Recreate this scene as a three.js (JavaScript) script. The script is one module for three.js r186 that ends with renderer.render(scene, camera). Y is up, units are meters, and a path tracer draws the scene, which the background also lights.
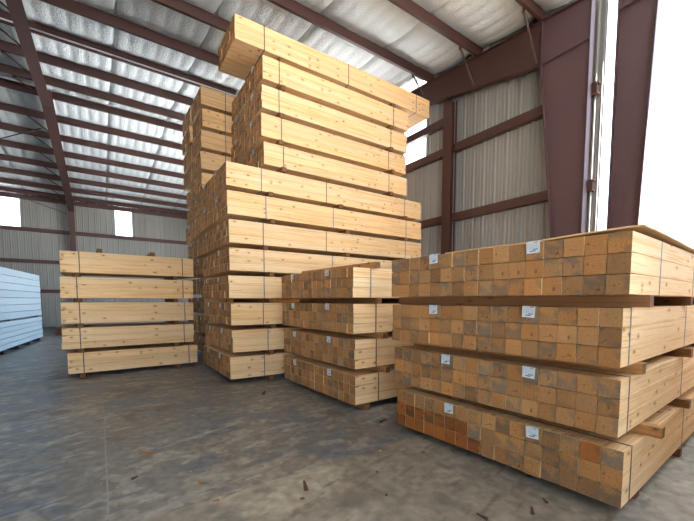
import * as THREE from 'three';
import { mergeGeometries as mergeAll } from 'three/addons/utils/BufferGeometryUtils.js';

// ------------------------------------------------------------------ camera, sky, exposure
// x runs along the purlins towards the end wall, -z runs from the open bay to the back wall (b = -z), y is up.
const scene = new THREE.Scene();
const renderer = new THREE.WebGLRenderer({ antialias: true });
renderer.toneMapping = THREE.LinearToneMapping;
renderer.toneMappingExposure = 6.5;
renderer.shadowMap.enabled = true;

const F = 356.65, CX = 350.35, CY = 325.67, EYE = 1.571;
const camera = new THREE.PerspectiveCamera(2 * Math.atan(260.5 / F) * 180 / Math.PI, 694 / 521, 0.05, 300);
camera.position.set(0, EYE, 0);
{
  const a = THREE.MathUtils.degToRad(35.176), p = THREE.MathUtils.degToRad(-4.02);
  camera.lookAt(Math.sin(a) * Math.cos(p), EYE + Math.sin(p), -Math.cos(a) * Math.cos(p));
  camera.rotateZ(THREE.MathUtils.degToRad(0.0885));
  camera.setViewOffset(694, 521, 347 - CX, 260.5 - CY, 694, 521);
  camera.updateProjectionMatrix();
}
scene.background = new THREE.Color().setRGB(0.72, 1.0, 1.34);       // bright hazy sky
scene.backgroundIntensity = 1.0;
const sun = new THREE.DirectionalLight(new THREE.Color().setRGB(1, 0.97, 0.93), 15);   // sun on the yard and through the far doorway behind the camera
sun.position.set(0.12 * 60, 0.75 * 60, 10 + 0.65 * 60); sun.target.position.set(0, 0, 10); scene.add(sun, sun.target);
sun.castShadow = true; sun.shadow.mapSize.set(2048, 2048); Object.assign(sun.shadow.camera, { left: -45, right: 45, top: 45, bottom: -45, near: 1, far: 160 });

// ------------------------------------------------------------------ helpers
function rng(seed) { let s = seed >>> 0; return () => { s = (s + 0x6D2B79F5) | 0; let t = Math.imul(s ^ (s >>> 15), 1 | s); t = (t + Math.imul(t ^ (t >>> 7), 61 | t)) ^ t; return ((t ^ (t >>> 14)) >>> 0) / 4294967296; }; }
const taken = new Map();
function numbered(n) { const k = taken.get(n) ?? 0; taken.set(n, k + 1); return k ? n + '_' + String(k).padStart(3, '0') : n; }
function shade(o) { o.castShadow = true; o.receiveShadow = true; return o; }
function mesh(name, geo, mat, parent) { const m = shade(new THREE.Mesh(geo, mat)); m.name = parent ? name : numbered(name); (parent ?? scene).add(m); return m; }
function tag(o, label, category, group, kind) { o.userData.label = label; o.userData.category = category; if (group) o.userData.group = group; if (kind) o.userData.kind = kind; return o; }
function thing(name, label, category, pos = [0, 0, 0], turn = 0, group) {
  const g = new THREE.Group(); g.name = numbered(name); g.position.set(...pos); g.rotation.y = turn; scene.add(g);
  return tag(g, label, category, group);
}
function struct(o, label, category) { o.userData.kind = 'structure'; o.userData.label = label; o.userData.category = category; return o; }
const mergeGeometries = (list) => mergeAll(list.map((g) => g.index ? g.toNonIndexed() : g));
let winN = 0;
// axis aligned box from two corners, uv in metres
function bx(x0, x1, y0, y1, z0, z1) {
  const w = x1 - x0, h = y1 - y0, d = z1 - z0, g = new THREE.BoxGeometry(w, h, d), uv = g.attributes.uv;
  const sz = [[d, h], [d, h], [w, d], [w, d], [w, h], [w, h]];
  for (let f = 0; f < 6; f++) for (let k = 0; k < 4; k++) uv.setXY(f * 4 + k, uv.getX(f * 4 + k) * sz[f][0], uv.getY(f * 4 + k) * sz[f][1]);
  g.translate(x0 + w / 2, y0 + h / 2, z0 + d / 2); return g;
}
// a prism: 2D outline in (b, y), thick along x about x = 0
function prismBY(pts, th) {
  const s = new THREE.Shape(pts.map(([b, y]) => new THREE.Vector2(b, y)));
  const g = new THREE.ExtrudeGeometry(s, { depth: th, bevelEnabled: false });
  g.translate(0, 0, -th / 2); g.rotateY(Math.PI / 2); return g;      // shape x -> -z = b, depth -> x
}
// a flat bar in the (b, y) plane between two points, width along x
function barBY([b0, y0], [b1, y1], th, width) {
  const L = Math.hypot(b1 - b0, y1 - y0), g = bx(0, L, -th / 2, th / 2, -width / 2, width / 2);
  g.rotateZ(Math.atan2(y1 - y0, b1 - b0)); g.rotateY(Math.PI / 2); g.translate(0, 0, 0); g.translate(0, 0, -b0); g.translate(0, y0, 0);
  return g;
}
function rod(p, q, r, seg = 6) {
  const a = new THREE.Vector3(...p), b = new THREE.Vector3(...q), L = a.distanceTo(b), g = new THREE.CylinderGeometry(r, r, L, seg);
  g.applyQuaternion(new THREE.Quaternion().setFromUnitVectors(new THREE.Vector3(0, 1, 0), b.clone().sub(a).normalize()));
  g.translate((a.x + b.x) / 2, (a.y + b.y) / 2, (a.z + b.z) / 2); return g;
}

// ------------------------------------------------------------------ noise and textures
function hash(x, y, s) { let h = Math.imul(x, 374761393) ^ Math.imul(y, 668265263) ^ Math.imul(s, 1442695041); h = Math.imul(h ^ (h >>> 13), 1274126177); return ((h ^ (h >>> 16)) >>> 0) / 4294967296; }
function vnoise(x, y, s, px = 0, py = 0) {
  let xi = Math.floor(x), yi = Math.floor(y); const fx = x - xi, fy = y - yi, u = fx * fx * (3 - 2 * fx), v = fy * fy * (3 - 2 * fy);
  let x1 = xi + 1, y1 = yi + 1;
  if (px) { xi = ((xi % px) + px) % px; x1 = ((x1 % px) + px) % px; }
  if (py) { yi = ((yi % py) + py) % py; y1 = ((y1 % py) + py) % py; }
  const a = hash(xi, yi, s), b = hash(x1, yi, s), c = hash(xi, y1, s), d = hash(x1, y1, s);
  return a + (b - a) * u + (c - a) * v + (a - b - c + d) * u * v;
}
function fbm(x, y, s, o = 4, px = 0, py = 0) { let t = 0, a = 0.5, n = 0; for (let i = 0; i < o; i++) { t += a * vnoise(x, y, s + i, px, py); n += a; x *= 2; y *= 2; px *= 2; py *= 2; a *= 0.5; } return t / n; }
const sm = (a, b, x) => { const t = Math.min(1, Math.max(0, (x - a) / (b - a))); return t * t * (3 - 2 * t); };
const mix = (a, b, t) => a + (b - a) * t, mix3 = (a, b, t) => [mix(a[0], b[0], t), mix(a[1], b[1], t), mix(a[2], b[2], t)];
function dataTex(w, h, fn, srgb = true) {
  const d = new Uint8Array(w * h * 4);
  for (let y = 0; y < h; y++) for (let x = 0; x < w; x++) { const c = fn(x, y), i = (y * w + x) * 4; d[i] = Math.max(0, Math.min(255, c[0])); d[i + 1] = Math.max(0, Math.min(255, c[1])); d[i + 2] = Math.max(0, Math.min(255, c[2])); d[i + 3] = 255; }
  const t = new THREE.DataTexture(d, w, h); t.magFilter = t.minFilter = THREE.LinearFilter; t.wrapS = t.wrapT = THREE.RepeatWrapping;
  if (srgb) t.colorSpace = THREE.SRGBColorSpace; t.needsUpdate = true; return t;
}
// planed pine faces: 4.9 m along u, four faces of one timber (0.56 m) along v
const SIDE_W = 1536, SIDE_H = 256, SIDE_L = 4.9, SIDE_V = 0.5588;
const sideTex = (() => {
  const r = rng(11), knots = [];
  for (let i = 0; i < 26; i++) knots.push({ x: r() * SIDE_L, y: r() * SIDE_V, a: 0.009 + r() * 0.015, b: 0.006 + r() * 0.008, dk: 0.3 + r() * 0.6 });
  return dataTex(SIDE_W, SIDE_H, (i, j) => {
    const x = i / SIDE_W * SIDE_L, y = j / SIDE_H * SIDE_V;
    const face = Math.floor(y / 0.1397);
    let dy = 0, kn = 0, halo = 0;
    for (const k of knots) {
      let dx = x - k.x; if (dx > SIDE_L / 2) dx -= SIDE_L; if (dx < -SIDE_L / 2) dx += SIDE_L;
      if (Math.abs(dx) > 0.2) continue;
      const yy = y - k.y; if (Math.floor(k.y / 0.1397) !== face) continue;
      dy += 0.012 * Math.exp(-(dx * dx) / 0.006) * Math.sign(yy) * Math.exp(-Math.abs(yy) / 0.03);
      const d = Math.hypot(dx / k.a, yy / k.b);
      kn = Math.max(kn, k.dk * (1 - sm(0.75, 1.15, d))); halo = Math.max(halo, 0.35 * (1 - sm(0.8, 3.2, d)));
    }
    const g = fbm(x * 1.6, (y - dy) * 95, 3 + face, 4, 8, 0), big = fbm(x * 0.8, y * 11, 23, 3, 4, 0), fine = vnoise(x * 14, (y - dy) * 420, 31);
    let c = [226, 187, 139];
    c = mix3(c, [198, 143, 82], sm(0.48, 0.8, g) * 0.75);
    c = mix3(c, [237, 206, 160], sm(0.5, 0.85, big) * 0.5);
    c = c.map((v) => v * (0.965 + 0.07 * fine));
    c = mix3(c, [176, 116, 62], halo);
    return mix3(c, [92, 52, 27], kn);
  });
})();
// sawn ends: a 4 x 4 sheet of different timber ends, with rings, checks, knots and blue stain
const ET = 192;
const endTiles = (() => {
  const r = rng(77), T = [];
  for (let k = 0; k < 16; k++) {
    const cracks = []; const n = r() < 0.4 ? 2 + Math.floor(r() * 4) : 0, a0 = r() * 6.28;
    for (let c = 0; c < n; c++) cracks.push([a0 + c * 6.28 / n + (r() - 0.5) * 0.7, 0.12 + r() * 0.3, 0.008 + r() * 0.016]);
    const knots = []; if (r() < 0.5) knots.push([0.15 + r() * 0.7, 0.15 + r() * 0.7, 0.05 + r() * 0.09, 0.04 + r() * 0.05, r() * 3]);
    T.push({ px: 0.25 + r() * 0.5, py: 0.25 + r() * 0.5, f: 55 + r() * 50, cracks, knots, stain: r() < 0.4 ? 0.35 + r() * 0.45 : r() * 0.15, tone: 0.9 + r() * 0.2, red: r() * 0.5, s: 100 + k * 7 });
  }
  return T;
})();
const endTex = dataTex(ET * 4, ET * 4, (i, j) => {
  const t = endTiles[Math.floor(i / ET) + 4 * Math.floor(j / ET)], x = (i % ET) / ET, y = (j % ET) / ET;
  const wx = x + 0.05 * (fbm(x * 4, y * 4, t.s, 2) - 0.5), wy = y + 0.05 * (fbm(x * 4, y * 4, t.s + 9, 2) - 0.5);
  const dx = wx - t.px, dy = wy - t.py, d = Math.hypot(dx, dy), an = Math.atan2(dy, dx);
  const ring = 0.5 + 0.5 * Math.sin(d * t.f + 2 * fbm(x * 6, y * 6, t.s + 3, 2));
  let c = mix3([188, 141, 90], [160, 108, 58], 0.6 * ring * sm(0, 0.2, d) + t.red * 0.5);
  c = mix3(c, [128, 80, 40], 0.65 * (1 - sm(0.02, 0.07, d)));
  const st = t.stain * sm(0.42, 0.66, fbm(x * 2.2 + 7, y * 2.2, t.s + 20, 4)) * sm(0.1, 0.32, d);
  c = mix3(c, [120, 104, 90], st);
  const spk = fbm(x * 26, y * 26, t.s + 40, 3); c = c.map((v) => v * t.tone * (0.86 + 0.28 * spk));
  c = c.map((v) => v * (0.955 + 0.09 * vnoise(x * 3 + y * 40, y * 6, t.s + 60)));      // saw marks
  for (const [kx, ky, ka, kb, kr] of t.knots) {
    const ux = (x - kx) * Math.cos(kr) + (y - ky) * Math.sin(kr), uy = -(x - kx) * Math.sin(kr) + (y - ky) * Math.cos(kr);
    const e = Math.hypot(ux / ka, uy / kb) + 0.5 * (spk - 0.5); c = mix3(c, [104, 58, 26], 0.75 * (1 - sm(0.6, 1.15, e)));
  }
  for (const [ca, len, wd] of t.cracks) {
    let da = an - ca - 0.5 * (fbm(d * 9, 1, t.s + 80, 2) - 0.5); da = Math.atan2(Math.sin(da), Math.cos(da));
    if (Math.abs(da) < 1.4 && d < len) { const off = Math.abs(Math.sin(da)) * d; c = mix3(c, [70, 40, 22], 0.85 * (1 - sm(wd * 0.4, wd, off)) * (1 - sm(len * 0.6, len, d))); }
  }
  return c;
});
const woodBump = dataTex(512, 256, (i, j) => { const v = 128 + 120 * (fbm(i / 40, j / 3, 5, 3) - 0.5); return [v, v, v]; }, false);
const crinkle = dataTex(512, 512, (i, j) => { const a = fbm(i / 20, j / 20, 15, 4, 0, 0), b = fbm(i / 9, j / 14, 19, 3, 0, 0); const v = 255 * (1 - Math.abs(2 * a - 1) * 1.6) * 0.6 + 100 * b; return [v, v, v]; }, false);
const spk = dataTex(256, 256, (i, j) => { const v = 150 + 190 * (fbm(i / 16, j / 16, 8, 4, 16, 16) - 0.5); return [v, v, v]; }, false);
// concrete: 16 m square. sealed = blue-grey sealer worn through to dusty tan; the other is bare
function concrete(sealed) {
  const N = sealed ? 2048 : 1024, M = 16, cell = N / M;
  return dataTex(N, N, (i, j) => {
    const x = i / cell, y = j / cell;
    const big = fbm(x * 0.5, y * 0.5, 41, 4, 8, 8), mid = fbm(x * 2, y * 2, 43, 4, 32, 32), fine = fbm(x * 16, y * 16, 47, 3, 256, 256);
    const sx = fbm(x * 1.0 + y * 0.35, y * 6 - x * 1.2, 53, 4), scr = fbm((x + y * 0.3) * 3, (y - x * 0.25) * 16, 59, 3);
    let c;
    if (sealed) {
      const fl = fbm(x * 7 + 3, y * 7, 61, 5, 112, 112), warp = fbm(x * 1.1, y * 1.1, 67, 3), sw = fbm(x * 2.2 + warp * 3, y * 7 + warp * 5, 69, 4);
      c = mix3([110, 107, 103], [93, 100, 109], sm(0.42, 0.58, mix(big, mid, 0.4)));
      c = mix3(c, [86, 90, 97], 0.6 * sm(0.5, 0.6, fl) * sm(0.4, 0.55, mid));
      c = mix3(c, [130, 120, 106], 0.7 * sm(0.47, 0.58, mix(mix(sw, fl, 0.35), mix(big, mid, 0.5), 0.5)));
      c = mix3(c, [150, 144, 134], 0.6 * sm(0.57, 0.6, fl) * sm(0.42, 0.52, sw));
      c = mix3(c, [164, 157, 146], 0.6 * sm(0.62, 0.68, scr) * sm(0.45, 0.6, mid));
      c = mix3(c, [78, 62, 54], 0.45 * sm(0.68, 0.76, fbm(x * 1.9, y * 1.9, 71, 5)));
    } else {
      c = mix3([152, 141, 125], [132, 124, 112], sm(0.35, 0.65, big));
      c = mix3(c, [172, 161, 142], 0.6 * sm(0.5, 0.7, mid));
      c = mix3(c, [96, 86, 76], 0.55 * sm(0.6, 0.75, fbm(x * 1.7 + 9, y * 1.7, 73, 4)));
      c = mix3(c, [98, 86, 74], 0.5 * sm(0.68, 0.76, scr));
    }
    const dot = hash(i >> 1, j >> 1, 91); if (dot > 0.9985) c = mix3(c, dot > 0.9993 ? [195, 185, 165] : [60, 45, 36], 0.8);
    return c.map((v) => v * (0.8 + 0.4 * fine));
  });
}

// ------------------------------------------------------------------ materials
const std = (o) => new THREE.MeshStandardMaterial({ roughness: 0.8, metalness: 0, side: THREE.DoubleSide, ...o });
const lin = (r, g, b) => new THREE.Color().setRGB(r, g, b);
const tinted = (map, tones, extra) => tones.map((t) => std({ map, color: lin(...t), roughness: 0.78, bumpMap: woodBump, bumpScale: 0.0006, ...extra }));
const M = {
  side: tinted(sideTex, [[1, 1, 1], [0.93, 0.91, 0.88], [1.03, 0.98, 0.9], [0.97, 0.99, 1.0]]),
  end: tinted(endTex, [[1, 1, 1], [0.72, 0.69, 0.67], [1.08, 0.95, 0.78], [0.9, 0.86, 0.84], [1.0, 0.93, 0.84], [0.85, 0.74, 0.6]], { roughness: 0.9 }),
  endRed: tinted(endTex, [[0.82, 0.49, 0.22], [0.66, 0.37, 0.16]], { roughness: 0.7 }),
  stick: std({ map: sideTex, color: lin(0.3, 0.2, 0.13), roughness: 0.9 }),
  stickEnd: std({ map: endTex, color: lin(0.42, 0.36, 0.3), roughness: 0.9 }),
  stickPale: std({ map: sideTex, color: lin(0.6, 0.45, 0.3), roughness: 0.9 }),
  steel: std({ color: lin(0.062, 0.024, 0.019), roughness: 0.55, bumpMap: spk, bumpScale: 0.0006 }),
  steelPlum: std({ color: lin(0.09, 0.047, 0.05), roughness: 0.5, bumpMap: spk, bumpScale: 0.0006 }),
  wall: std({ color: lin(0.26, 0.25, 0.23), roughness: 0.5, metalness: 0.25, bumpMap: spk, bumpScale: 0.0008 }),
  wallPale: std({ color: lin(0.29, 0.28, 0.26), roughness: 0.5, metalness: 0.25, bumpMap: spk, bumpScale: 0.0008 }),
  liner: std({ color: lin(0.63, 0.67, 0.69), roughness: 0.5, bumpMap: crinkle, bumpScale: 0.012 }),
  roof: std({ color: lin(0.45, 0.46, 0.46), roughness: 0.6 }),
  pane: new THREE.MeshPhysicalMaterial({ color: 0xffffff, transmission: 1, roughness: 0.25, thickness: 0, ior: 1.3, side: THREE.DoubleSide }),
  strap: std({ color: lin(0.03, 0.032, 0.036), roughness: 0.45 }),
  strapBlue: std({ color: lin(0.03, 0.1, 0.15), roughness: 0.4 }),
  floor: std({ map: concrete(true), roughness: 0.42, bumpMap: spk, bumpScale: 0.0015 }),
  floor2: std({ map: concrete(false), roughness: 0.75, bumpMap: spk, bumpScale: 0.002 }),
  joint: std({ color: lin(0.3, 0.29, 0.27), roughness: 0.9 }),
  yard: std({ color: lin(0.5, 0.5, 0.49), roughness: 0.95 }),
  white: std({ color: lin(0.38, 0.46, 0.5), roughness: 0.45, bumpMap: spk, bumpScale: 0.0006 }),
  white2: std({ color: lin(0.35, 0.43, 0.47), roughness: 0.45, bumpMap: spk, bumpScale: 0.0006 }),
  rubber: std({ color: lin(0.03, 0.03, 0.032), roughness: 0.8 }),
  galv: std({ color: lin(0.5, 0.5, 0.5), roughness: 0.4, metalness: 0.5 }),
  card: std({ color: lin(0.62, 0.4, 0.2), roughness: 0.85, bumpMap: spk, bumpScale: 0.001 }),
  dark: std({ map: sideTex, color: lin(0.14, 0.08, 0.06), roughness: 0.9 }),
  chip: std({ map: sideTex, color: lin(0.5, 0.34, 0.2), roughness: 0.9 }),
  chipDark: std({ color: lin(0.09, 0.04, 0.025), roughness: 0.9 }),
};

// ------------------------------------------------------------------ the building: numbers
const XE = 7.75;            // frame line at the end wall
const XW = -18;             // the other end of both sheds
const XF = -1.1;            // next frame line
const FB = 9.5;              // far side of the open bay (z)
const RIDGE = 15.25, B0 = 2.98, B1 = 27.5;
const ups = (b) => Math.min(b, 2 * RIDGE - b);
const purlinY = (b) => 7.301 + (ups(b) - 4.11) / 12;                  // underside of the purlins
const DOOR0 = B0 + 7 * 0.9, DOOR1 = B0 + 19 * 0.9, DOORH = 5.35;  // doorway in the end wall
const GIRTS = [2.09, 3.79, 5.58];

// floors
{
  function slab(x0, x1, b0, b1, mat, label) {
    const g = bx(x0, x1, -0.2, 0, -b1, -b0), p = g.attributes.position, uv = g.attributes.uv;
    for (let i = 0; i < p.count; i++) uv.setXY(i, p.getX(i) / 16, -p.getZ(i) / 16);
    const m = mesh('floor', g, mat); return struct(m, label, 'floor');
  }
  const f1 = slab(XW, 8.2, 2.868, B1 + 0.2, M.floor, 'blue-grey sealed and worn concrete floor slab under the roofed bay');
  mesh('saw_cut_joint', bx(-0.006, 0.006, 0.0, 0.0012, -26, -3.1), M.joint, f1);
  slab(XW, 8.2, -FB - 0.2, 2.866, M.floor2, 'bare dusty tan concrete floor slab of the open bay');
  struct(mesh('ground', bx(-120, 160, -0.5, -0.21, -120, 120), M.yard), 'pale bright yard outside the sheds', 'ground');
}

// ribbed sheet: u along the wall, height, profile depth towards +n. Built in local x (u), y, z (n)
const sheetCache = new Map();
function sheet(width, height) {
  const key = width.toFixed(3) + '|' + height.toFixed(3); if (sheetCache.has(key)) return sheetCache.get(key);
  const prof = []; const n = Math.max(1, Math.round(width / 0.305)), st = width / n;
  prof.push([0, 0]);
  for (let k = 0; k < n; k++) { const u = k * st; prof.push([u + st * 0.10, 0], [u + st * 0.13, -0.012], [u + st * 0.19, -0.012], [u + st * 0.22, 0], [u + st * 0.40, 0], [u + st * 0.46, -0.036], [u + st * 0.56, -0.036], [u + st * 0.62, 0], [u + st * 0.80, 0], [u + st * 0.83, -0.012], [u + st * 0.89, -0.012], [u + st * 0.92, 0]); }
  prof.push([width, 0]);
  const s = new THREE.Shape([...prof.map(([u, d]) => new THREE.Vector2(u, d)), ...prof.slice().reverse().map(([u, d]) => new THREE.Vector2(u, d - 0.006))]);
  const g = new THREE.ExtrudeGeometry(s, { depth: height, bevelEnabled: false }); g.rotateX(-Math.PI / 2);   // shape y -> z(-), depth -> y
  sheetCache.set(key, g); return g;
}
// shape y (d) becomes -z after the turn; ribs therefore stand out towards +z
const PW = 0.9;
const skyBack = [1.07 - 6 * PW, 1.07];
{
  const w = new THREE.Group(); w.name = 'wall_back'; w.position.set(0, 0, -B1); scene.add(w); struct(w, 'ribbed grey metal wall behind the stacks', 'wall');
  let n = 0;
  const put = (x, y, h, mat, width = PW) => { const m = mesh('wall_panel', sheet(width, h), mat, w); m.position.set(x, y, 0); };
  for (let x = 1.07 + 7 * PW; x > XW - PW; x -= PW) {
    n++;
    const isSky = skyPos(x);
    if (!isSky) put(x, 0, 7.45, n % 3 ? M.wall : M.wallPale, Math.min(PW, 7.98 - x));
    else { put(x, 0, 5.6, M.wall); skyPane(x); }
  }
  function skyPos(x) { return skyBack.some((sx) => Math.abs(sx - x) < PW / 2); }
  function skyPane(x) {
    const m = mesh('window_' + (++winN), sheet(PW, 1.85), M.pane); m.position.set(x, 5.6, -B1);
    struct(m, 'white translucent skylight panel high in the back wall, ' + (x < 0 ? 'beyond the white boards' : 'above the short five-high stack'), 'window');
  }
}
{
  const w = new THREE.Group(); w.name = 'wall_right'; w.position.set(XE + 0.2, 0, 0); w.rotation.y = -Math.PI / 2; scene.add(w); struct(w, 'ribbed grey metal end wall with red steel girts', 'wall');
  // local x -> world z ; local u = z ; panels from b = B0 to B1 ; local +z -> world -x (into the room)
  let k = 0;
  for (let b = B0; b < B1 - 0.01; b += PW, k++) {
    const width = Math.min(PW, B1 - b), top = purlinY(Math.min(Math.max(b + width / 2, B0), B1)) + 0.37;
    const x = -(b + width);
    if (b > DOOR0 - 0.05 && b < DOOR1 - 0.05) {     // roller door opening hidden behind the tall stacks
      const up = mesh('wall_panel', sheet(width, top - DOORH), M.wall, w); up.position.set(x, DOORH, 0);
    } else if (k === 5) {           // skylight column
      const lo = mesh('wall_panel', sheet(width, 5.5), M.wall, w); lo.position.set(x, 0, 0);
      const m = mesh('window_' + (++winN), sheet(width, top - 5.5), M.pane); m.rotation.y = -Math.PI / 2; m.position.set(XE + 0.2, 5.5, x);
      struct(m, 'white translucent skylight panel in the end wall beside the tallest stack', 'window');
    } else { const m = mesh('wall_panel', sheet(width, top), k % 2 ? M.wall : M.wallPale, w); m.position.set(x, 0, 0); }
  }
}
// the far ends and the far side, all out of the frame
{
  const wl = mesh('wall_left', bx(XW - 0.15, XW, 0, 8.8, -B1, FB), M.wall); struct(wl, 'grey metal end wall at the far end of the sheds', 'wall');
  const wf = mesh('wall_front', mergeGeometries([bx(XW, -11, 0, 7.9, FB, FB + 0.15), bx(-11, 0, 5.2, 7.9, FB, FB + 0.15), bx(0, 8.2, 0, 7.9, FB, FB + 0.15)]), M.wall); struct(wf, 'grey metal side wall of the open bay with a wide doorway', 'wall');
}

// roofs
const near = []; for (let k = 0; k < 8; k++) near.push(4.11 + 1.524 * k);
const far = [15.72, 17.27, 18.81, 20.34, 21.9, 23.45, 25.0, 26.4];
const lines = [3.2, ...near, ...far, 27.3];
{
  const c = new THREE.Group(); c.name = 'ceiling'; scene.add(c); struct(c, 'grey-white faced insulation lining the gabled metal roof', 'ceiling');
  const up = 0.31;
  const s1 = prismBY([[2.6, purlinY(2.6) + up], [RIDGE, purlinY(RIDGE) + up], [B1 + 0.3, purlinY(B1 + 0.3) + up], [B1 + 0.3, purlinY(B1 + 0.3) + up + 0.12], [RIDGE, purlinY(RIDGE) + up + 0.12], [2.6, purlinY(2.6) + up + 0.12]], 8.2 - XW);
  s1.translate((8.2 + XW) / 2, 0, 0); mesh('roof_sheeting', s1, M.roof, c);
  // insulation blankets: one piece for each roll width between two purlins
  const ROLL = 1.83, NU = 36, NV = 6, cache = new Map();
  function blanket(span, seed) {
    const key = span.toFixed(2) + seed; if (cache.has(key)) return cache.get(key);
    const g = new THREE.PlaneGeometry(1, 1, NU, NV), p = g.attributes.position, uv = g.attributes.uv;
    for (let i = 0; i < p.count; i++) {
      const u = p.getX(i) + 0.5, v = p.getY(i) + 0.5, X = u * ROLL;
      const rib = 0.036 * Math.pow(Math.abs(Math.sin(Math.PI * X / 0.305)), 0.7), edge = 0.07 * Math.exp(-Math.min(u, 1 - u) * 40);
      const wr = 0.03 * (fbm(u * 5 + seed * 3, v * 4, 200 + seed, 3) - 0.5);
      const sag = 0.07 * 4 * v * (1 - v);
      p.setXYZ(i, X * 0.998, -sag - rib * (0.35 + 2.4 * v * (1 - v)) + edge + wr, v * span); uv.setXY(i, X * 0.7, v * span * 0.7);
    }
    g.computeVertexNormals(); cache.set(key, g); return g;
  }
  for (let j = 0; j < lines.length - 1; j++) {
    const b0 = lines[j] + 0.035, b1 = lines[j + 1] - 0.035, y0 = purlinY(b0) + 0.27, y1 = purlinY(b1) + 0.27, span = Math.hypot(b1 - b0, y1 - y0);
    let k = 0;
    for (let x = XE + 0.15 - ROLL; x > -13; x -= ROLL, k++) {
      if (x < -6 && b0 < 8) continue;
      const m = mesh('insulation_panel', blanket(span, (j * 5 + k) % 4), M.liner, c);
      m.rotation.x = Math.PI + Math.atan2(y1 - y0, b1 - b0) * 1; m.scale.y = -1;
      m.position.set(x, y0, -b0);
    }
  }
  const s2 = prismBY([[2.9, 7.55], [-3.3, 8.1], [-FB - 0.3, 7.55], [-FB - 0.3, 7.7], [-3.3, 8.25], [2.9, 7.7]], 8.2 - XW); s2.translate((8.2 + XW) / 2, 0, 0);
  const c2 = mesh('ceiling', s2, M.roof); struct(c2, 'metal roof over the open bay', 'ceiling');
}

// ------------------------------------------------------------------ steel
// Z purlins
function zSection(L, h = 0.26, f = 0.08, t = 0.004) {
  const g = mergeGeometries([bx(0, L, 0, h, -t / 2, t / 2), bx(0, L, 0, t, 0, f), bx(0, L, h - t, h, -f, 0), bx(0, L, 0, 0.02, f - t, f), bx(0, L, h - 0.02, h, -f, -f + t)]); return g;
}
const ord = ['first', 'second', 'third', 'fourth', 'fifth', 'sixth', 'seventh', 'eighth', 'ninth', 'tenth', 'eleventh', 'twelfth', 'thirteenth'];
{
  const L = XE + 0.13 - (-13.2), z = zSection(L);
  near.forEach((b, k) => { const m = mesh('roof_purlin', z, M.steel); m.position.set(-13.2, purlinY(b) + 0.002, -b); m.rotation.x = Math.atan(1 / 12); tag(m, 'dark red steel roof purlin, ' + ord[7 - k] + ' from the ridge on the open bay side', 'beam', 'roof purlins'); });
  far.forEach((b, k) => { const m = mesh('roof_purlin', z, M.steel); m.position.set(-13.2, purlinY(b) + 0.002, -b); m.rotation.x = -Math.atan(1 / 12); tag(m, 'dark red steel roof purlin, ' + ord[k] + ' from the ridge on the back wall side', 'beam', 'roof purlins'); });
  const e1 = mesh('eave_strut', bx(-13.2, XE + 0.1, 7.235, 7.5, -27.42, -27.3), M.steel); tag(e1, 'dark red steel eave strut along the top of the back wall', 'beam');
}
// rigid frames: web, flanges, stiffeners
function steelFrame(name, x, label, o) {
  const t = thing(name, label, 'steel frame', [x, 0, 0]);
  const top = (b) => purlinY(b) - 0.002, FW = o.fw;
  const mir = (p) => p.map(([b, y]) => [2 * RIDGE - b, y]);
  const halves = o.front ? [(p) => p, mir] : [mir];
  for (const m of halves) {
    const mat = m === mir ? M.steel : M.steelPlum;
    const outer = m([[3.14, 0.02], [3.14, top(3.14)]]), knee = m([o.knee])[0], foot = m([[o.foot, 0.02]])[0], mid = m([o.mid])[0], rb = [RIDGE, o.ridge];
    mesh('column_web', prismBY([outer[0], outer[1], m([[o.knee[0], top(o.knee[0])]])[0], knee, foot], 0.012), mat, t);
    mesh('outer_flange', barBY(outer[0], outer[1], 0.016, FW), mat, t);
    mesh('inner_flange', barBY(foot, knee, 0.016, FW), mat, t);
    mesh('knee_stiffener', mergeGeometries([barBY(knee, m([[3.15, o.knee[1] + 0.03]])[0], 0.014, FW * 0.85), barBY(knee, m([[o.knee[0], top(o.knee[0]) - 0.02]])[0], 0.014, FW * 0.85)]), mat, t);
    mesh('base_plate', bx(-0.16, 0.16, 0.001, 0.02, -Math.max(outer[0][0], foot[0]) - 0.05, -Math.min(outer[0][0], foot[0]) + 0.05), mat, t);
    mesh('rafter_web', prismBY([m([[o.knee[0], top(o.knee[0])]])[0], [RIDGE, top(RIDGE)], rb, mid, knee], 0.012), M.steel, t);
    mesh('rafter_top_flange', barBY(outer[1], [RIDGE, top(RIDGE)], 0.016, FW), M.steel, t);
    mesh('rafter_bottom_flange', mergeGeometries([barBY(knee, mid, 0.016, FW), barBY(mid, rb, 0.016, FW)]), M.steel, t);
  }
  return t;
}
const fe = steelFrame('rigid_frame', XE - 0.05, 'dark red tapered steel frame with deep knee against the end wall', { front: true, fw: 0.15, knee: [4.05, 6.42], foot: 3.42, mid: [7.1, 6.995], ridge: 7.6 });
const fl = steelFrame('rigid_frame', XF, 'dark red steel frame whose rafter crosses the roof to the back wall', { front: false, fw: 0.26, knee: [3.75, 6.75], foot: 3.42, mid: [8.0, 7.2], ridge: 7.75 });
mesh('rafter_web', prismBY([[3.2, purlinY(3.2) - 0.01], [RIDGE, purlinY(RIDGE) - 0.01], [RIDGE, 7.75], [4, 6.8], [3.2, 6.7]], 0.012), M.steel, fl);
mesh('rafter_bottom_flange', barBY([4, 6.8], [RIDGE, 7.75], 0.016, 0.26), M.steel, fl);
mesh('column_web', prismBY([[3.14, 0.02], [3.14, 7.2], [3.75, 7.2], [3.75, 6.8], [3.42, 0.02]], 0.012), M.steelPlum, fl);
mesh('outer_flange', barBY([3.14, 0.02], [3.14, 7.2], 0.016, 0.26), M.steelPlum, fl);
mesh('inner_flange', barBY([3.42, 0.02], [3.75, 6.8], 0.016, 0.26), M.steelPlum, fl);
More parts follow.
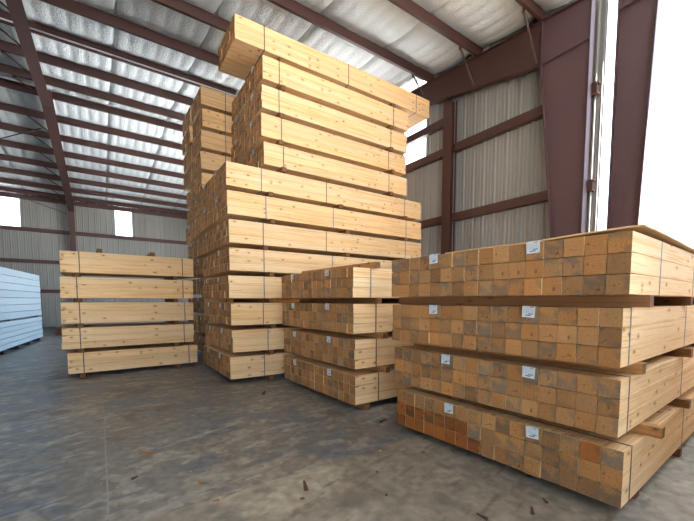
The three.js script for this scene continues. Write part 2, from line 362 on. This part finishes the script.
// flange braces from purlin to rafter bottom flange
for (let k = 0; k < 8; k++) {
  const b = near[k], bot = Math.max(6.45, b < 7.1 ? 6.42 + (b - 4.05) * 0.1885 : 6.995 + (b - 7.1) * 0.0742);
  const brace = (s, run, low) => mergeGeometries([rod([s * run, purlinY(b) + 0.02, -b - 0.03], [s * 0.06, low + 0.05, -b - 0.03], 0.022, 4), rod([s * run, purlinY(b) + 0.05, -b - 0.03], [s * run, purlinY(b) - 0.03, -b - 0.03], 0.028, 6)]);
  mesh('flange_brace', brace(-1, 0.6, bot), M.steel, fe);
  if (k > 1) mesh('flange_brace', brace(-1, 0.7, 6.8 + (b - 4) * 0.0844), M.steel, fl);
}
far.slice(1).forEach((b) => mesh('flange_brace', mergeGeometries([rod([-0.7, purlinY(b) + 0.02, -b - 0.03], [-0.06, purlinY(b) - 0.42, -b - 0.03], 0.02, 4)]), M.steel, fl));
// pale conduits under the roof
{
  const roof = scene.getObjectByName('ceiling'), by = near[5];
  mesh('conduit', rod([-13, purlinY(by) + 0.04, -by + 0.105], [XE - 0.2, purlinY(by) + 0.04, -by + 0.105], 0.018), M.galv, roof);
  const y = purlinY(15.25) + 0.05, c = mesh('conduit', rod([-13, y, -15.25], [XE - 0.2, y, -15.25], 0.022), M.galv, roof);
  for (const x of [-0.62, -0.1]) mesh('junction_box', bx(x, x + 0.12, y - 0.02, y + 0.09, -15.22, -15.16), M.galv, c);
}
// second column, back to back with the end wall frame: the open bay's own frame
{
  const t = thing('bay_column', 'grey-plum tapered steel column at the edge of the bright doorway', 'column', [XE, 0, 0]);
  mesh('column_web', prismBY([[2.72, 0.02], [2.72, 7.5], [2.12, 7.5], [2.16, 6.7], [2.34, 0.02]], 0.012), M.steelPlum, t);
  mesh('outer_flange', barBY([2.72, 0.02], [2.72, 7.5], 0.016, 0.2), M.steelPlum, t);
  mesh('inner_flange', barBY([2.34, 0.02], [2.16, 6.7], 0.016, 0.2), M.steelPlum, t);
  mesh('knee_stiffener', barBY([2.71, 6.68], [2.17, 6.7], 0.014, 0.17), M.steelPlum, t);
  mesh('base_plate', bx(-0.16, 0.16, 0.001, 0.02, -2.76, -2.3), M.steelPlum, t);
  mesh('rafter', mergeGeometries([prismBY([[2.14, 7.52], [-3.3, 8.05], [-3.3, 7.4], [2.14, 6.7]], 0.012), barBY([2.16, 6.7], [-3.3, 7.4], 0.016, 0.2)]), M.steelPlum, t);
}
// end wall post
{
  const t = thing('wall_post', 'dark steel post against the ribbed end wall', 'post', [XE + 0.06, 0, -6.5]);
  mesh('web', bx(-0.1, 0.1, 0.02, 6.86, -0.005, 0.005), M.steel, t);
  mesh('flange', bx(-0.11, -0.1, 0.02, 6.83, -0.14, 0.14), M.steel, t); mesh('flange', bx(0.1, 0.11, 0.02, 6.83, -0.14, 0.14), M.steel, t);
  mesh('base_plate', bx(-0.13, 0.13, 0.001, 0.02, -0.17, 0.17), M.steel, t);
}
// girts
{
  const cGirt = (L) => mergeGeometries([bx(0, L, 0, 0.2, 0, 0.005), bx(0, L, 0, 0.005, -0.16, 0), bx(0, L, 0.195, 0.2, -0.16, 0), bx(0, L, 0, 0.02, -0.16, -0.155)]);
  const lv = ['lowest', 'middle', 'upper'];
  GIRTS.forEach((y, k) => {
    for (const [x0, x1, where] of [[-13, XF - 0.02, 'beyond the white boards'], [XF + 0.02, XE - 0.12, 'behind the short five-high stack']]) {
      const m = mesh('wall_girt', cGirt(x1 - x0), M.steel); m.position.set(x0, y - 0.1, -B1 + 0.2); tag(m, lv[k] + ' dark steel girt along the back wall ' + where, 'girt', 'back wall girts');
    }
    for (const [b0, b1, where] of [[3.04, 6.34, 'between the tapered frame and the post'], ...(k < 2 ? [[6.66, DOOR0 - 0.05, 'between the post and the hidden doorway'], [DOOR1 + 0.05, 26.9, 'between the hidden doorway and the back corner']] : [[6.66, 26.9, 'between the post and the back corner']])]) {
      const m = mesh('wall_girt', cGirt(b1 - b0), M.steel); m.rotation.y = Math.PI / 2 + Math.PI; m.position.set(XE + 0.035, y - 0.1, -b1); m.rotation.y = -Math.PI / 2;
      tag(m, lv[k] + ' dark red girt on the end wall ' + where, 'girt', 'end wall girts');
    }
  });
  const m = mesh('wall_girt', cGirt(4.5), M.steel); m.rotation.y = -Math.PI / 2; m.position.set(XE + 0.035, 6.28, -11.2); tag(m, 'short dark girt crossing the end wall skylight', 'girt', 'end wall girts');
}
// rod bracing under the roof beyond the left frame
{
  const pairs = [[[XF - 0.2, 6.95, -9], [-5.2, 7.3, -14]], [[XF - 0.2, 7.1, -15.5], [-5.2, 7.05, -21]], [[-5.2, 6.95, -21.5], [XF - 0.2, 6.5, -26.3]]];
  pairs.forEach(([p, q], n) => tag(mesh('brace_rod', rod(p, q, 0.018), M.rubber), 'thin steel bracing rod slung under the purlins, ' + ['nearest the open bay', 'just past the ridge', 'nearest the back wall'][n], 'brace', 'roof bracing rods'));
}

// ------------------------------------------------------------------ timber
const S = 0.1397, DUN = 0.089, B3 = 3 * S, PITCH = B3 + DUN;
const levelY = (k) => DUN + (k - 1) * PITCH;                           // underside of the k-th bundle
const timberCache = new Map();
function timberGeo(L, v) {
  const key = L.toFixed(2) + '|' + v; if (timberCache.has(key)) return timberCache.get(key);
  const octagon = (a, c) => { const z = S - a; return [[a + c, a], [z - c, a], [z, a + c], [z, z - c], [z - c, z], [a + c, z], [a, z - c], [a, a + c]]; };   // (lb, y)
  const ring = octagon(0.0028, 0.003), full = octagon(0.0005, 0.004), EASE = 0.2;      // the sawn ends are eased a little
  const pos = [], nor = [], uv = [], r = rng(500 + v * 13), u0 = r() * 4.9, v0 = Math.floor(r() * 4) * S / SIDE_V;
  const flip = r() < 0.5;
  let d = 0;
  for (let i = 0; i < 8; i++) {
    const p = full[i], q = full[(i + 1) % 8], p0 = ring[i], q0 = ring[(i + 1) % 8], l = Math.hypot(q[0] - p[0], q[1] - p[1]);
    const ny = -(q[0] - p[0]) / l, nb = (q[1] - p[1]) / l;
    const va = v0 + d / SIDE_V, vb = v0 + (d + l) / SIDE_V; d += i % 2 ? 0 : S;
    const U = (x) => (flip ? u0 + L - x : u0 + x) / SIDE_L;
    for (const [x0, x1, a0, b0, a1, b1] of [[0, EASE, p0, q0, p, q], [EASE, L - EASE, p, q, p, q], [L - EASE, L, p, q, p0, q0]]) {
      const P = (x, s, v) => { pos.push(x, s[1], -s[0]); nor.push(0, ny, -nb); uv.push(U(x), v); };
      P(x0, a0, va); P(x1, b1, vb); P(x1, a1, va); P(x0, a0, va); P(x0, b0, vb); P(x1, b1, vb);
    }
  }
  const nSide = pos.length / 3, tx = (v % 4) / 4, ty = Math.floor((v % 16) / 4) / 4, rot = Math.floor(r() * 4);
  for (const [x, s] of [[0, -1], [L, 1]]) {
    for (let i = 1; i < 7; i++) for (const k of s < 0 ? [0, i + 1, i] : [0, i, i + 1]) {
      pos.push(x, ring[k][1], -ring[k][0]); nor.push(s, 0, 0);
      let A = ring[k][0] / S, B = ring[k][1] / S; for (let q = 0; q < rot; q++) [A, B] = [B, 1 - A];
      uv.push(tx + (0.01 + A * 0.98) / 4, ty + (0.01 + B * 0.98) / 4);
    }
  }
  const g = new THREE.BufferGeometry();
  g.setAttribute('position', new THREE.Float32BufferAttribute(pos, 3)); g.setAttribute('normal', new THREE.Float32BufferAttribute(nor, 3)); g.setAttribute('uv', new THREE.Float32BufferAttribute(uv, 2));
  g.addGroup(0, nSide, 0); g.addGroup(nSide, pos.length / 3 - nSide, 1);
  timberCache.set(key, g); return g;
}
const strapCache = new Map();
function strapGeo(cols) {
  if (strapCache.has(cols)) return strapCache.get(cols);
  const W = cols * S, t = 0.002, w = 0.0085;
  const g = mergeGeometries([bx(-w, w, -t, 0, -W - t, t), bx(-w, w, B3, B3 + t, -W - t, t), bx(-w, w, 0, B3, 0, t), bx(-w, w, 0, B3, -W - t, -W)]);
  strapCache.set(cols, g); return g;
}
const tagTex = (() => {
  const c = document.createElement('canvas'); c.width = 96; c.height = 96; const x = c.getContext('2d');
  x.fillStyle = '#d4dadd'; x.fillRect(0, 0, 96, 96);
  const r = rng(5); x.fillStyle = '#8c969c';
  for (let y = 10; y < 56; y += 9) { let u = 8; while (u < 86) { const w = 3 + r() * 12; x.fillRect(u, y, Math.min(w, 88 - u), 3); u += w + 4; } }
  x.fillStyle = '#39424a'; x.fillRect(48, 62, 36, 7); x.fillRect(26, 74, 40, 8); x.fillRect(58, 6, 24, 5);
  const t = new THREE.CanvasTexture(c); t.colorSpace = THREE.SRGBColorSpace; return t;
})();
M.tag = std({ map: tagTex, roughness: 0.6 });
M.tagPlain = std({ color: lin(0.66, 0.7, 0.72), roughness: 0.6 });
const tagGeo = (() => { const g = bx(-0.0035, -0.002, -0.088, 0.004, -0.052, 0.052), uv = g.attributes.uv; for (let i = 0; i < uv.count; i++) uv.setXY(i, uv.getX(i) / 0.104, uv.getY(i) / 0.092); return g; })();
const tagFold = bx(-0.0035, 0.045, 0.002, 0.0035, -0.052, 0.052);

function bundle(o) {
  const { x, b, y, turn, cols, len, label, group, seed, rows = 3, red, tagCol, straps, deep = 8, tall = false } = o;
  const g = thing('timber_bundle', label, 'lumber bundle', [x, y, -b], turn, group), r = rng(seed);
  for (let c = 0; c < cols; c++) for (let k = 0; k < rows; k++) {
    const v = Math.floor(r() * 16), isRed = red && red(k, c);
    const m = mesh('timber', timberGeo(len, v), [M.side[Math.floor(r() * 4)], isRed ? M.endRed[Math.floor(r() * 2)] : M.end[Math.floor(r() * 6)]], g);
    m.position.set((r() - 0.5) * 0.006 + (r() < 0.05 ? -0.012 : 0), k * S, -c * S);
  }
  for (const s of straps) { const st = mesh('strap', strapGeo(cols), r() < (o.blue ?? 0.2) ? M.strapBlue : M.strap, g); st.position.set(s + (r() - 0.5) * 0.1, 0, 0); }
  if (tagCol !== undefined) {
    const t = mesh('paper_tag', tagGeo, M.tag, g); t.position.set(-0.03, rows * S, -(tagCol + 0.5) * S); t.rotation.x = (r() - 0.5) * 0.12;
    mesh('fold', tagFold, M.tagPlain, t);
    t.userData.label = 'white printed paper tag stapled to a timber end';
  }
  return g;
}
function sticks(o) {       // spacers laid across the stack at one level
  const { x, b, turn, y, width, at, label, group, seed } = o, r = rng(seed), c = Math.cos(turn), s = Math.sin(turn);
  const ends = o.ends ?? (at.length === 3 ? ['tagged end', 'mid length', 'far end'] : at.length === 2 ? ['tagged end', 'far end'] : ['']);
  at.forEach((a, n) => {
    const [la, out = 0.02 + r() * 0.06, pale = false] = Array.isArray(a) ? a : [a];
    const W = width + out + 0.03, g = bx(-DUN / 2, DUN / 2, 0, (o.tall ?? DUN) - 0.006, -W + out, out), p = g.attributes.uv;
    const u0 = r() * 4; for (let i = 0; i < p.count; i++) { const f = Math.floor(i / 4), ends = f === 4 || f === 5; let U = p.getX(i), V = p.getY(i); if (ends) p.setXY(i, U / DUN / 4.2, V / DUN / 4.2); else { if (f < 2) p.setXY(i, (U + u0) / SIDE_L, V / SIDE_V); else p.setXY(i, (V + u0) / SIDE_L, U / SIDE_V); } }
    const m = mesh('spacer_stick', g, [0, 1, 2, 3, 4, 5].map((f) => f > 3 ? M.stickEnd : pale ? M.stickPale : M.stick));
    m.position.set(x + la * c, y + 0.003, -(b + la * s)); m.rotation.y = turn;
    tag(m, ends[n] ? label + ', ' + ends[n] : label, 'spacer', group);
  });
}
const D2R = Math.PI / 180;
const L5 = ['bottom', 'second', 'third', 'fourth', 'fifth', 'sixth'];
const L4 = ['bottom', 'second', 'third', 'top'];
// stack beside the open bay
{
  const t = 2.35 * D2R, off = [[0.031, -0.02], [0.014, 0.016], [-0.029, 0.013], [-0.096, -0.033]], len = 3.66;
  const tags = [[4, 4], [4, 4], [3, 4], [3, 4]];                        // measured below from the open-bay edge
  const at = [[[0.5, 0.0], [1.8], [3.1]], [[0.58, 0.12, true], [1.8], [3.1]], [[0.40, 0.02, true], [1.8], [3.1]], [[0.13, 0.10], [1.8], [3.1]]];
  for (let k = 1; k <= 4; k++) {
    const [da, db] = off[k - 1], c = Math.cos(t), s = Math.sin(t), X = 2.958 + da * c - db * s, B = 0.904 + da * s + db * c;
    for (let h = 0; h < 2; h++) {
      const lb = h * (8 * S + 0.009);
      bundle({ x: X - lb * s, b: B + lb * c, y: levelY(k), turn: t, cols: 8, len, seed: 1000 + k * 10 + h, blue: k > 2 ? 0.9 : 0,
        label: `${L4[k - 1]} bundle of square timbers in the stack by the doorway, ${h ? 'row toward the tall stack' : 'doorway side'}`, group: 'bundles in the stack by the doorway',
        red: k === 1 && h === 1 ? (row, col) => row === 0 || (row === 1 && col > 0 && col < 8) : k === 1 && h === 0 ? (row, col) => row === 2 && col === 1 : null,
        tagCol: h ? [2, 2, 3, 3][k - 1] : 4, straps: [k === 4 ? 0.75 : 0.16, 1.9, 3.3] });
    }
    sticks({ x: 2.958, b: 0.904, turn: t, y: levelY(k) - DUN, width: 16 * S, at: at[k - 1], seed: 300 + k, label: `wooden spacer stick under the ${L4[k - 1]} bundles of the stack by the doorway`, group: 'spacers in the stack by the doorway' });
  }
  // thin tan cover sheet lying on the top bundle
  const g = new THREE.BoxGeometry(3.4, 0.012, 1.6, 20, 1, 16), p = g.attributes.position;
  for (let i = 0; i < p.count; i++) { const u = p.getX(i) / 3.4 + 0.5, v = p.getZ(i) / 1.6 + 0.5; p.setY(i, p.getY(i) + 0.022 * Math.pow(Math.max(0, v), 1.4) * (0.6 + 0.4 * Math.sin(u * 7 + 1)) + 0.004 * Math.sin(v * 9 + u * 4)); }
  g.computeVertexNormals();
  const m = mesh('cover_sheet', g, M.card); m.position.set(2.958 + 1.66, levelY(4) + B3 + 0.0165, -0.904 - 0.80); m.rotation.y = t; tag(m, 'thin warped tan cover sheet on the top bundle by the doorway', 'sheet');
}
// stack across the aisle, right of the frame: it keeps the low light off the aisle
for (let k = 1; k <= 4; k++) {
  bundle({ x: 2.7, b: -1.38, y: levelY(k), turn: 0.01, cols: 8, len: 4.877, seed: 6000 + k, label: `${L5[k - 1]} bundle of the stack across the aisle from the stack by the doorway`, group: 'bundles across the aisle', straps: [0.4, 4.3] });
  sticks({ x: 2.7, b: -1.38, turn: 0.01, y: levelY(k) - DUN, width: 8 * S, at: [[0.5], [4.2]], seed: 800 + k, ends: ['near end', 'doorway end'], label: `wooden spacer stick under the ${L5[k - 1]} bundle of the stack across the aisle`, group: 'spacers across the aisle' });
}
for (let k = 1; k <= 6; k++) {
  bundle({ x: 7.75, b: -0.4, y: levelY(k), turn: 0, cols: 8, len: 3.66, seed: 6100 + k, label: `${L5[k - 1]} bundle of the stack closing the aisle end at the bright doorway`, group: 'bundles at the aisle end', straps: [0.4, 3.2] });
  sticks({ x: 7.75, b: -0.4, turn: 0, y: levelY(k) - DUN - (k === 1 ? 0 : 0), width: 8 * S, at: [[0.15], [0.44]], seed: 820 + k, ends: ['outermost', 'second'], label: `wooden spacer stick under the ${L5[k - 1]} bundle at the aisle end`, group: 'spacers at the aisle end' });
}
// stack in front of the tall one
{
  const t = 1.315 * D2R, off = [[0.004, -0.021], [0.02, 0.008], [-0.004, 0.012], [-0.028, -0.016]], len = 3.66;
  const at = [[[0.2, 0.06], [1.8], [3.2]], [[0.55, 0.10, true], [1.8], [3.2]], [[0.5, 0.10, true], [1.8], [3.2]], [[0.42, 0.05], [1.8], [3.2]]];
  for (let k = 1; k <= 4; k++) {
    const [da, db] = off[k - 1], c = Math.cos(t), s = Math.sin(t), X = 2.906 + da * c - db * s, B = 4.028 + da * s + db * c;
    for (let h = 0; h < 2; h++) {
      const lb = h * (8 * S + 0.009);
      bundle({ x: X - lb * s, b: B + lb * c, y: levelY(k), turn: t, cols: 8, len, seed: 2000 + k * 10 + h, blue: k === 4 ? 1 : 0,
        label: `${L4[k - 1]} bundle in the four-high stack before the tall stack, ${h ? 'row against the tall stack' : 'row facing the open bay'}`, group: 'bundles in the middle four-high stack', tagCol: h ? 4 : 4, straps: [0.5 - 0.04 * k, 1.9, 3.2] });
    }
    sticks({ x: 2.906, b: 4.028, turn: t, y: levelY(k) - DUN, width: 16 * S, at: at[k - 1], seed: 400 + k, label: `wooden spacer stick under the ${L4[k - 1]} bundles of the middle four-high stack`, group: 'spacers in the middle stack' });
  }
  sticks({ x: 2.906, b: 4.028, turn: t, y: levelY(5) - DUN, width: 2.0, at: [[0.34, 0.1, true]], seed: 444, label: 'loose spacer stick lying on top of the middle four-high stack' });
}
// tall stack
{
  const t = -0.87 * D2R, c = Math.cos(t), s = Math.sin(t), CX0 = 1.978, CB0 = 6.651, len = 4.877;
  const off = [[-0.015, 0.021], [0.032, -0.005], [0.015, 0], [-0.008, 0.01], [0.007, -0.001], [0.007, -0.005], [-0.015, -0.017], [-0.018, 0.003]];
  const r = rng(9);
  for (let k = 1; k <= 8; k++) for (let h = 0; h < 2; h++) {
    const [da, db] = off[k - 1], lb = db + h * (8 * S + 0.009);
    bundle({ x: CX0 + da * c - lb * s, b: CB0 + da * s + lb * c, y: levelY(k), turn: t, cols: 8, len, seed: 3000 + k * 10 + h, blue: 0.5,
      label: `${ord[k - 1]} bundle from the floor in the tall stack, ${h ? 'rear row' : 'bright front row'}`, group: 'bundles in the tall stack', tagCol: h ? 3 : 4, straps: [0.62 + r() * 0.12, 2.35 + (r() - 0.5) * 0.7, 4.25 + r() * 0.1] });
  }
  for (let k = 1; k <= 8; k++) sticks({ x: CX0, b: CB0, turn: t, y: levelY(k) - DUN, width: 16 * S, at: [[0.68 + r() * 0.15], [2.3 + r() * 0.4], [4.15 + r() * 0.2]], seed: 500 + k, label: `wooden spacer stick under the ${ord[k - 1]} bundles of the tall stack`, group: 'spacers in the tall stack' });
  for (let k = 9; k <= 12; k++) {
    for (let h = 0; h < 2; h++) {
      const da = 0.66 + [0.03, -0.015, 0, 0.01][k - 9], lb = -0.03 + [0.02, 0.01, 0, -0.03][k - 9] + h * (7 * S + 0.009);
      bundle({ x: CX0 + da * c - lb * s, b: CB0 + da * s + lb * c, y: levelY(k), turn: t, cols: 7, len: 3.658, seed: 3000 + k * 10 + h, blue: 0,
        label: `shorter bundle in the ${ord[k - 1]} layer of the tall stack, ${h ? 'rear row' : 'front row'}`, group: 'shorter bundles on top of the tall stack', tagCol: 3, straps: [0.32 + r() * 0.05, 3.12 + r() * 0.05] });
    }
    sticks({ x: CX0, b: CB0 - 0.03, turn: t, y: levelY(k) - DUN, width: 14 * S, at: [[1.02 + r() * 0.06], [3.78 + r() * 0.08]], seed: 520 + k, label: `wooden spacer stick under the ${ord[k - 1]} layer of the tall stack`, group: 'spacers in the tall stack' });
  }
  bundle({ x: CX0 + 0.17, b: CB0 - 0.06, y: levelY(13), turn: t, cols: 8, len, seed: 3131, blue: 0, label: 'long overhanging bundle on the very top of the tall stack', straps: [0.5, 2.4, 4.45] });
  sticks({ x: CX0, b: CB0 - 0.03, turn: t, y: levelY(13) - DUN, width: 8 * S, at: [[1.05], [3.85]], seed: 540, label: 'wooden spacer stick under the overhanging topmost bundle', group: 'spacers in the tall stack' });
}
// rear tall stack, half hidden
{
  const t = -0.5 * D2R, c = Math.cos(t), s = Math.sin(t), X0 = 2.2, Bb = 9.4, SILL = 0.12, r = rng(21);
  for (let k = 1; k <= 13; k++) {
    for (let h = 0; h < 2; h++) { const da = (r() - 0.5) * 0.08, lb = h * (8 * S + 0.009); bundle({ x: X0 + da * c - lb * s, b: Bb + da * s + lb * c, y: levelY(k) + SILL, turn: t, cols: 8, len: 3.658, seed: 4000 + k * 10 + h, label: `${ord[k - 1]} bundle from the floor in the shaded rear tall stack, ${h ? 'row toward the back wall' : 'row behind the tall stack'}`, group: 'bundles in the rear tall stack', tagCol: h ? 3 : 4, straps: [0.5 + r() * 0.1, 3.1] }); }
    sticks({ x: X0, b: Bb, turn: t, y: k > 1 ? levelY(k) - DUN + SILL : 0, tall: k > 1 ? DUN : DUN + SILL, width: 16 * S, at: [[0.5 + r() * 0.1, 0.0], [3.0, 0.0]], seed: 600 + k, label: `wooden spacer stick under the ${ord[k - 1]} bundles of the rear tall stack`, group: 'spacers in the rear tall stack' });
  }
}
// short five-high stack
{
  const t = 0.988 * D2R, c = Math.cos(t), s = Math.sin(t), X0 = -0.6, Bb = 8.994, off = [[0.05, 0.023], [-0.016, -0.014], [-0.013, -0.009], [-0.004, -0.002], [0.012, 0.004]];
  const names = ['bottom', 'second', 'third', 'fourth', 'top'];
  for (let k = 1; k <= 5; k++) {
    const [da, lb] = off[k - 1];
    bundle({ x: X0 + da * c - lb * s, b: Bb + da * s + lb * c, y: levelY(k), turn: t, cols: 8, len: 2.438, seed: 5000 + k, blue: 0, label: `${names[k - 1]} bundle of the short five-high stack near the back wall`, group: 'bundles in the short five-high stack', straps: [0.3, 2.23] });
    sticks({ x: X0, b: Bb, turn: t, y: levelY(k) - DUN, width: 8 * S, at: [[0.28], [2.05]], seed: 700 + k, ends: ['toward the white boards', 'toward the tall stack'], label: `spacer stick under the ${names[k - 1]} bundle of the five-high stack`, group: 'spacers in the short five-high stack' });
  }
  sticks({ x: X0, b: Bb, turn: t, y: levelY(6) - DUN, width: 0.9, at: [[0.66, -0.02], [1.62, -0.02]], seed: 720, ends: ['toward the white boards', 'toward the tall stack'], label: 'dark stick lying on top of the five-high stack', group: 'sticks on the short stack' });
}
// white boards
{
  const t = THREE.MathUtils.degToRad(90 - 5.5), B = 18.5, X = -1.85, L = 7.3, r = rng(33);
  // local x runs along b (from near end), built in a group turned so that +x -> +b
  const mk = (y, n, h, label) => {
    const a = 5.4 * D2R, g = thing('white_board_bundle', label, 'board bundle', [X - Math.sin(a) * L, y, -(B - Math.cos(a) * L)], Math.PI / 2 - a, 'white board bundles');
    for (let k = 0; k < n; k++) for (let w = 0; w < 4; w++) {
      const m = mesh('board', bx(0, L, 0.006, h - 0.010, 0, 0.296), (k + w) % 3 ? M.white : M.white2, g); m.position.set((r() - 0.5) * 0.03, k * h, -0.3 * (w + 1) + (r() - 0.5) * 0.012);
    }
    return g;
  };
  mk(0.13, 5, 0.162, 'lower bundle of long white boards near the left frame column');
  mk(0.985, 7, 0.222, 'upper bundle of long white boards near the left frame column');
  const a = 5.4 * D2R;
  for (const [y, h, n, lab] of [[0, 0.129, 6, 'dark skid block under the white boards'], [0.942, 0.043, 3, 'dark spacer between the two bundles of white boards']]) for (let k = 0; k < n; k++) {
    const d = 0.3 + k * (L - 0.7) / (n - 1), m = mesh('skid', bx(-0.08, 0.08, 0.001, h - 0.001, -1.19, -0.02), M.rubber);
    m.position.set(X - Math.sin(a) * (L - d), y, -(B - Math.cos(a) * (L - d))); m.rotation.y = Math.PI / 2 - a; tag(m, lab, 'skid', 'skids under the white boards');
  }
}
// low dark pile by the back wall
{
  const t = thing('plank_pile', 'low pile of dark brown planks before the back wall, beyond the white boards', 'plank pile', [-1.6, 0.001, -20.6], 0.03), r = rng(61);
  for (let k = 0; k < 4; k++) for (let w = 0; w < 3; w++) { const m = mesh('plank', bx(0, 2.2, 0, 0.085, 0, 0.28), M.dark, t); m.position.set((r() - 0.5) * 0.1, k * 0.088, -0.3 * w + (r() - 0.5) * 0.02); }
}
// litter on the floor
{
  const r = rng(88);
  const spots = [[147, 454, 0.16, 0], [201, 483, 0.07, 0], [305, 486, 0.16, 1], [377, 472, 0.03, 1], [386, 495, 0.025, 1], [532, 511, 0.10, 1], [482, 517, 0.09, 1], [264, 393, 0.22, 1], [135, 478, 0.06, 1], [545, 501, 0.07, 1], [383, 421, 0.14, 1], [216, 501, 0.05, 0]];
  camera.updateMatrixWorld(true);
  for (const [px, py, L, dk] of spots) {
    const v = new THREE.Vector3((px - CX) / F, -(py - CY) / F, -1).applyQuaternion(camera.quaternion), k = -EYE / v.y;
    const g = bx(-L / 2, L / 2, 0, 0.008 + L * 0.05, -L * 0.09 - 0.004, L * 0.09 + 0.004), p = g.attributes.position;
    for (let i = 0; i < p.count; i++) if (p.getX(i) > 0) { p.setY(i, p.getY(i) * 0.45); p.setZ(i, p.getZ(i) * 0.5); }
    const m = mesh('wood_splinter', g, dk ? M.chipDark : M.chip); m.position.set(v.x * k, 0.001, v.z * k); m.rotation.y = r() * 3;
    tag(m, dk ? 'dark splinter of bark lying on the concrete floor' : 'pale splinter of wood lying on the concrete floor', 'splinter', dk ? 'bark splinters on the floor' : 'pale splinters on the floor');
  }
}
renderer.render(scene, camera);
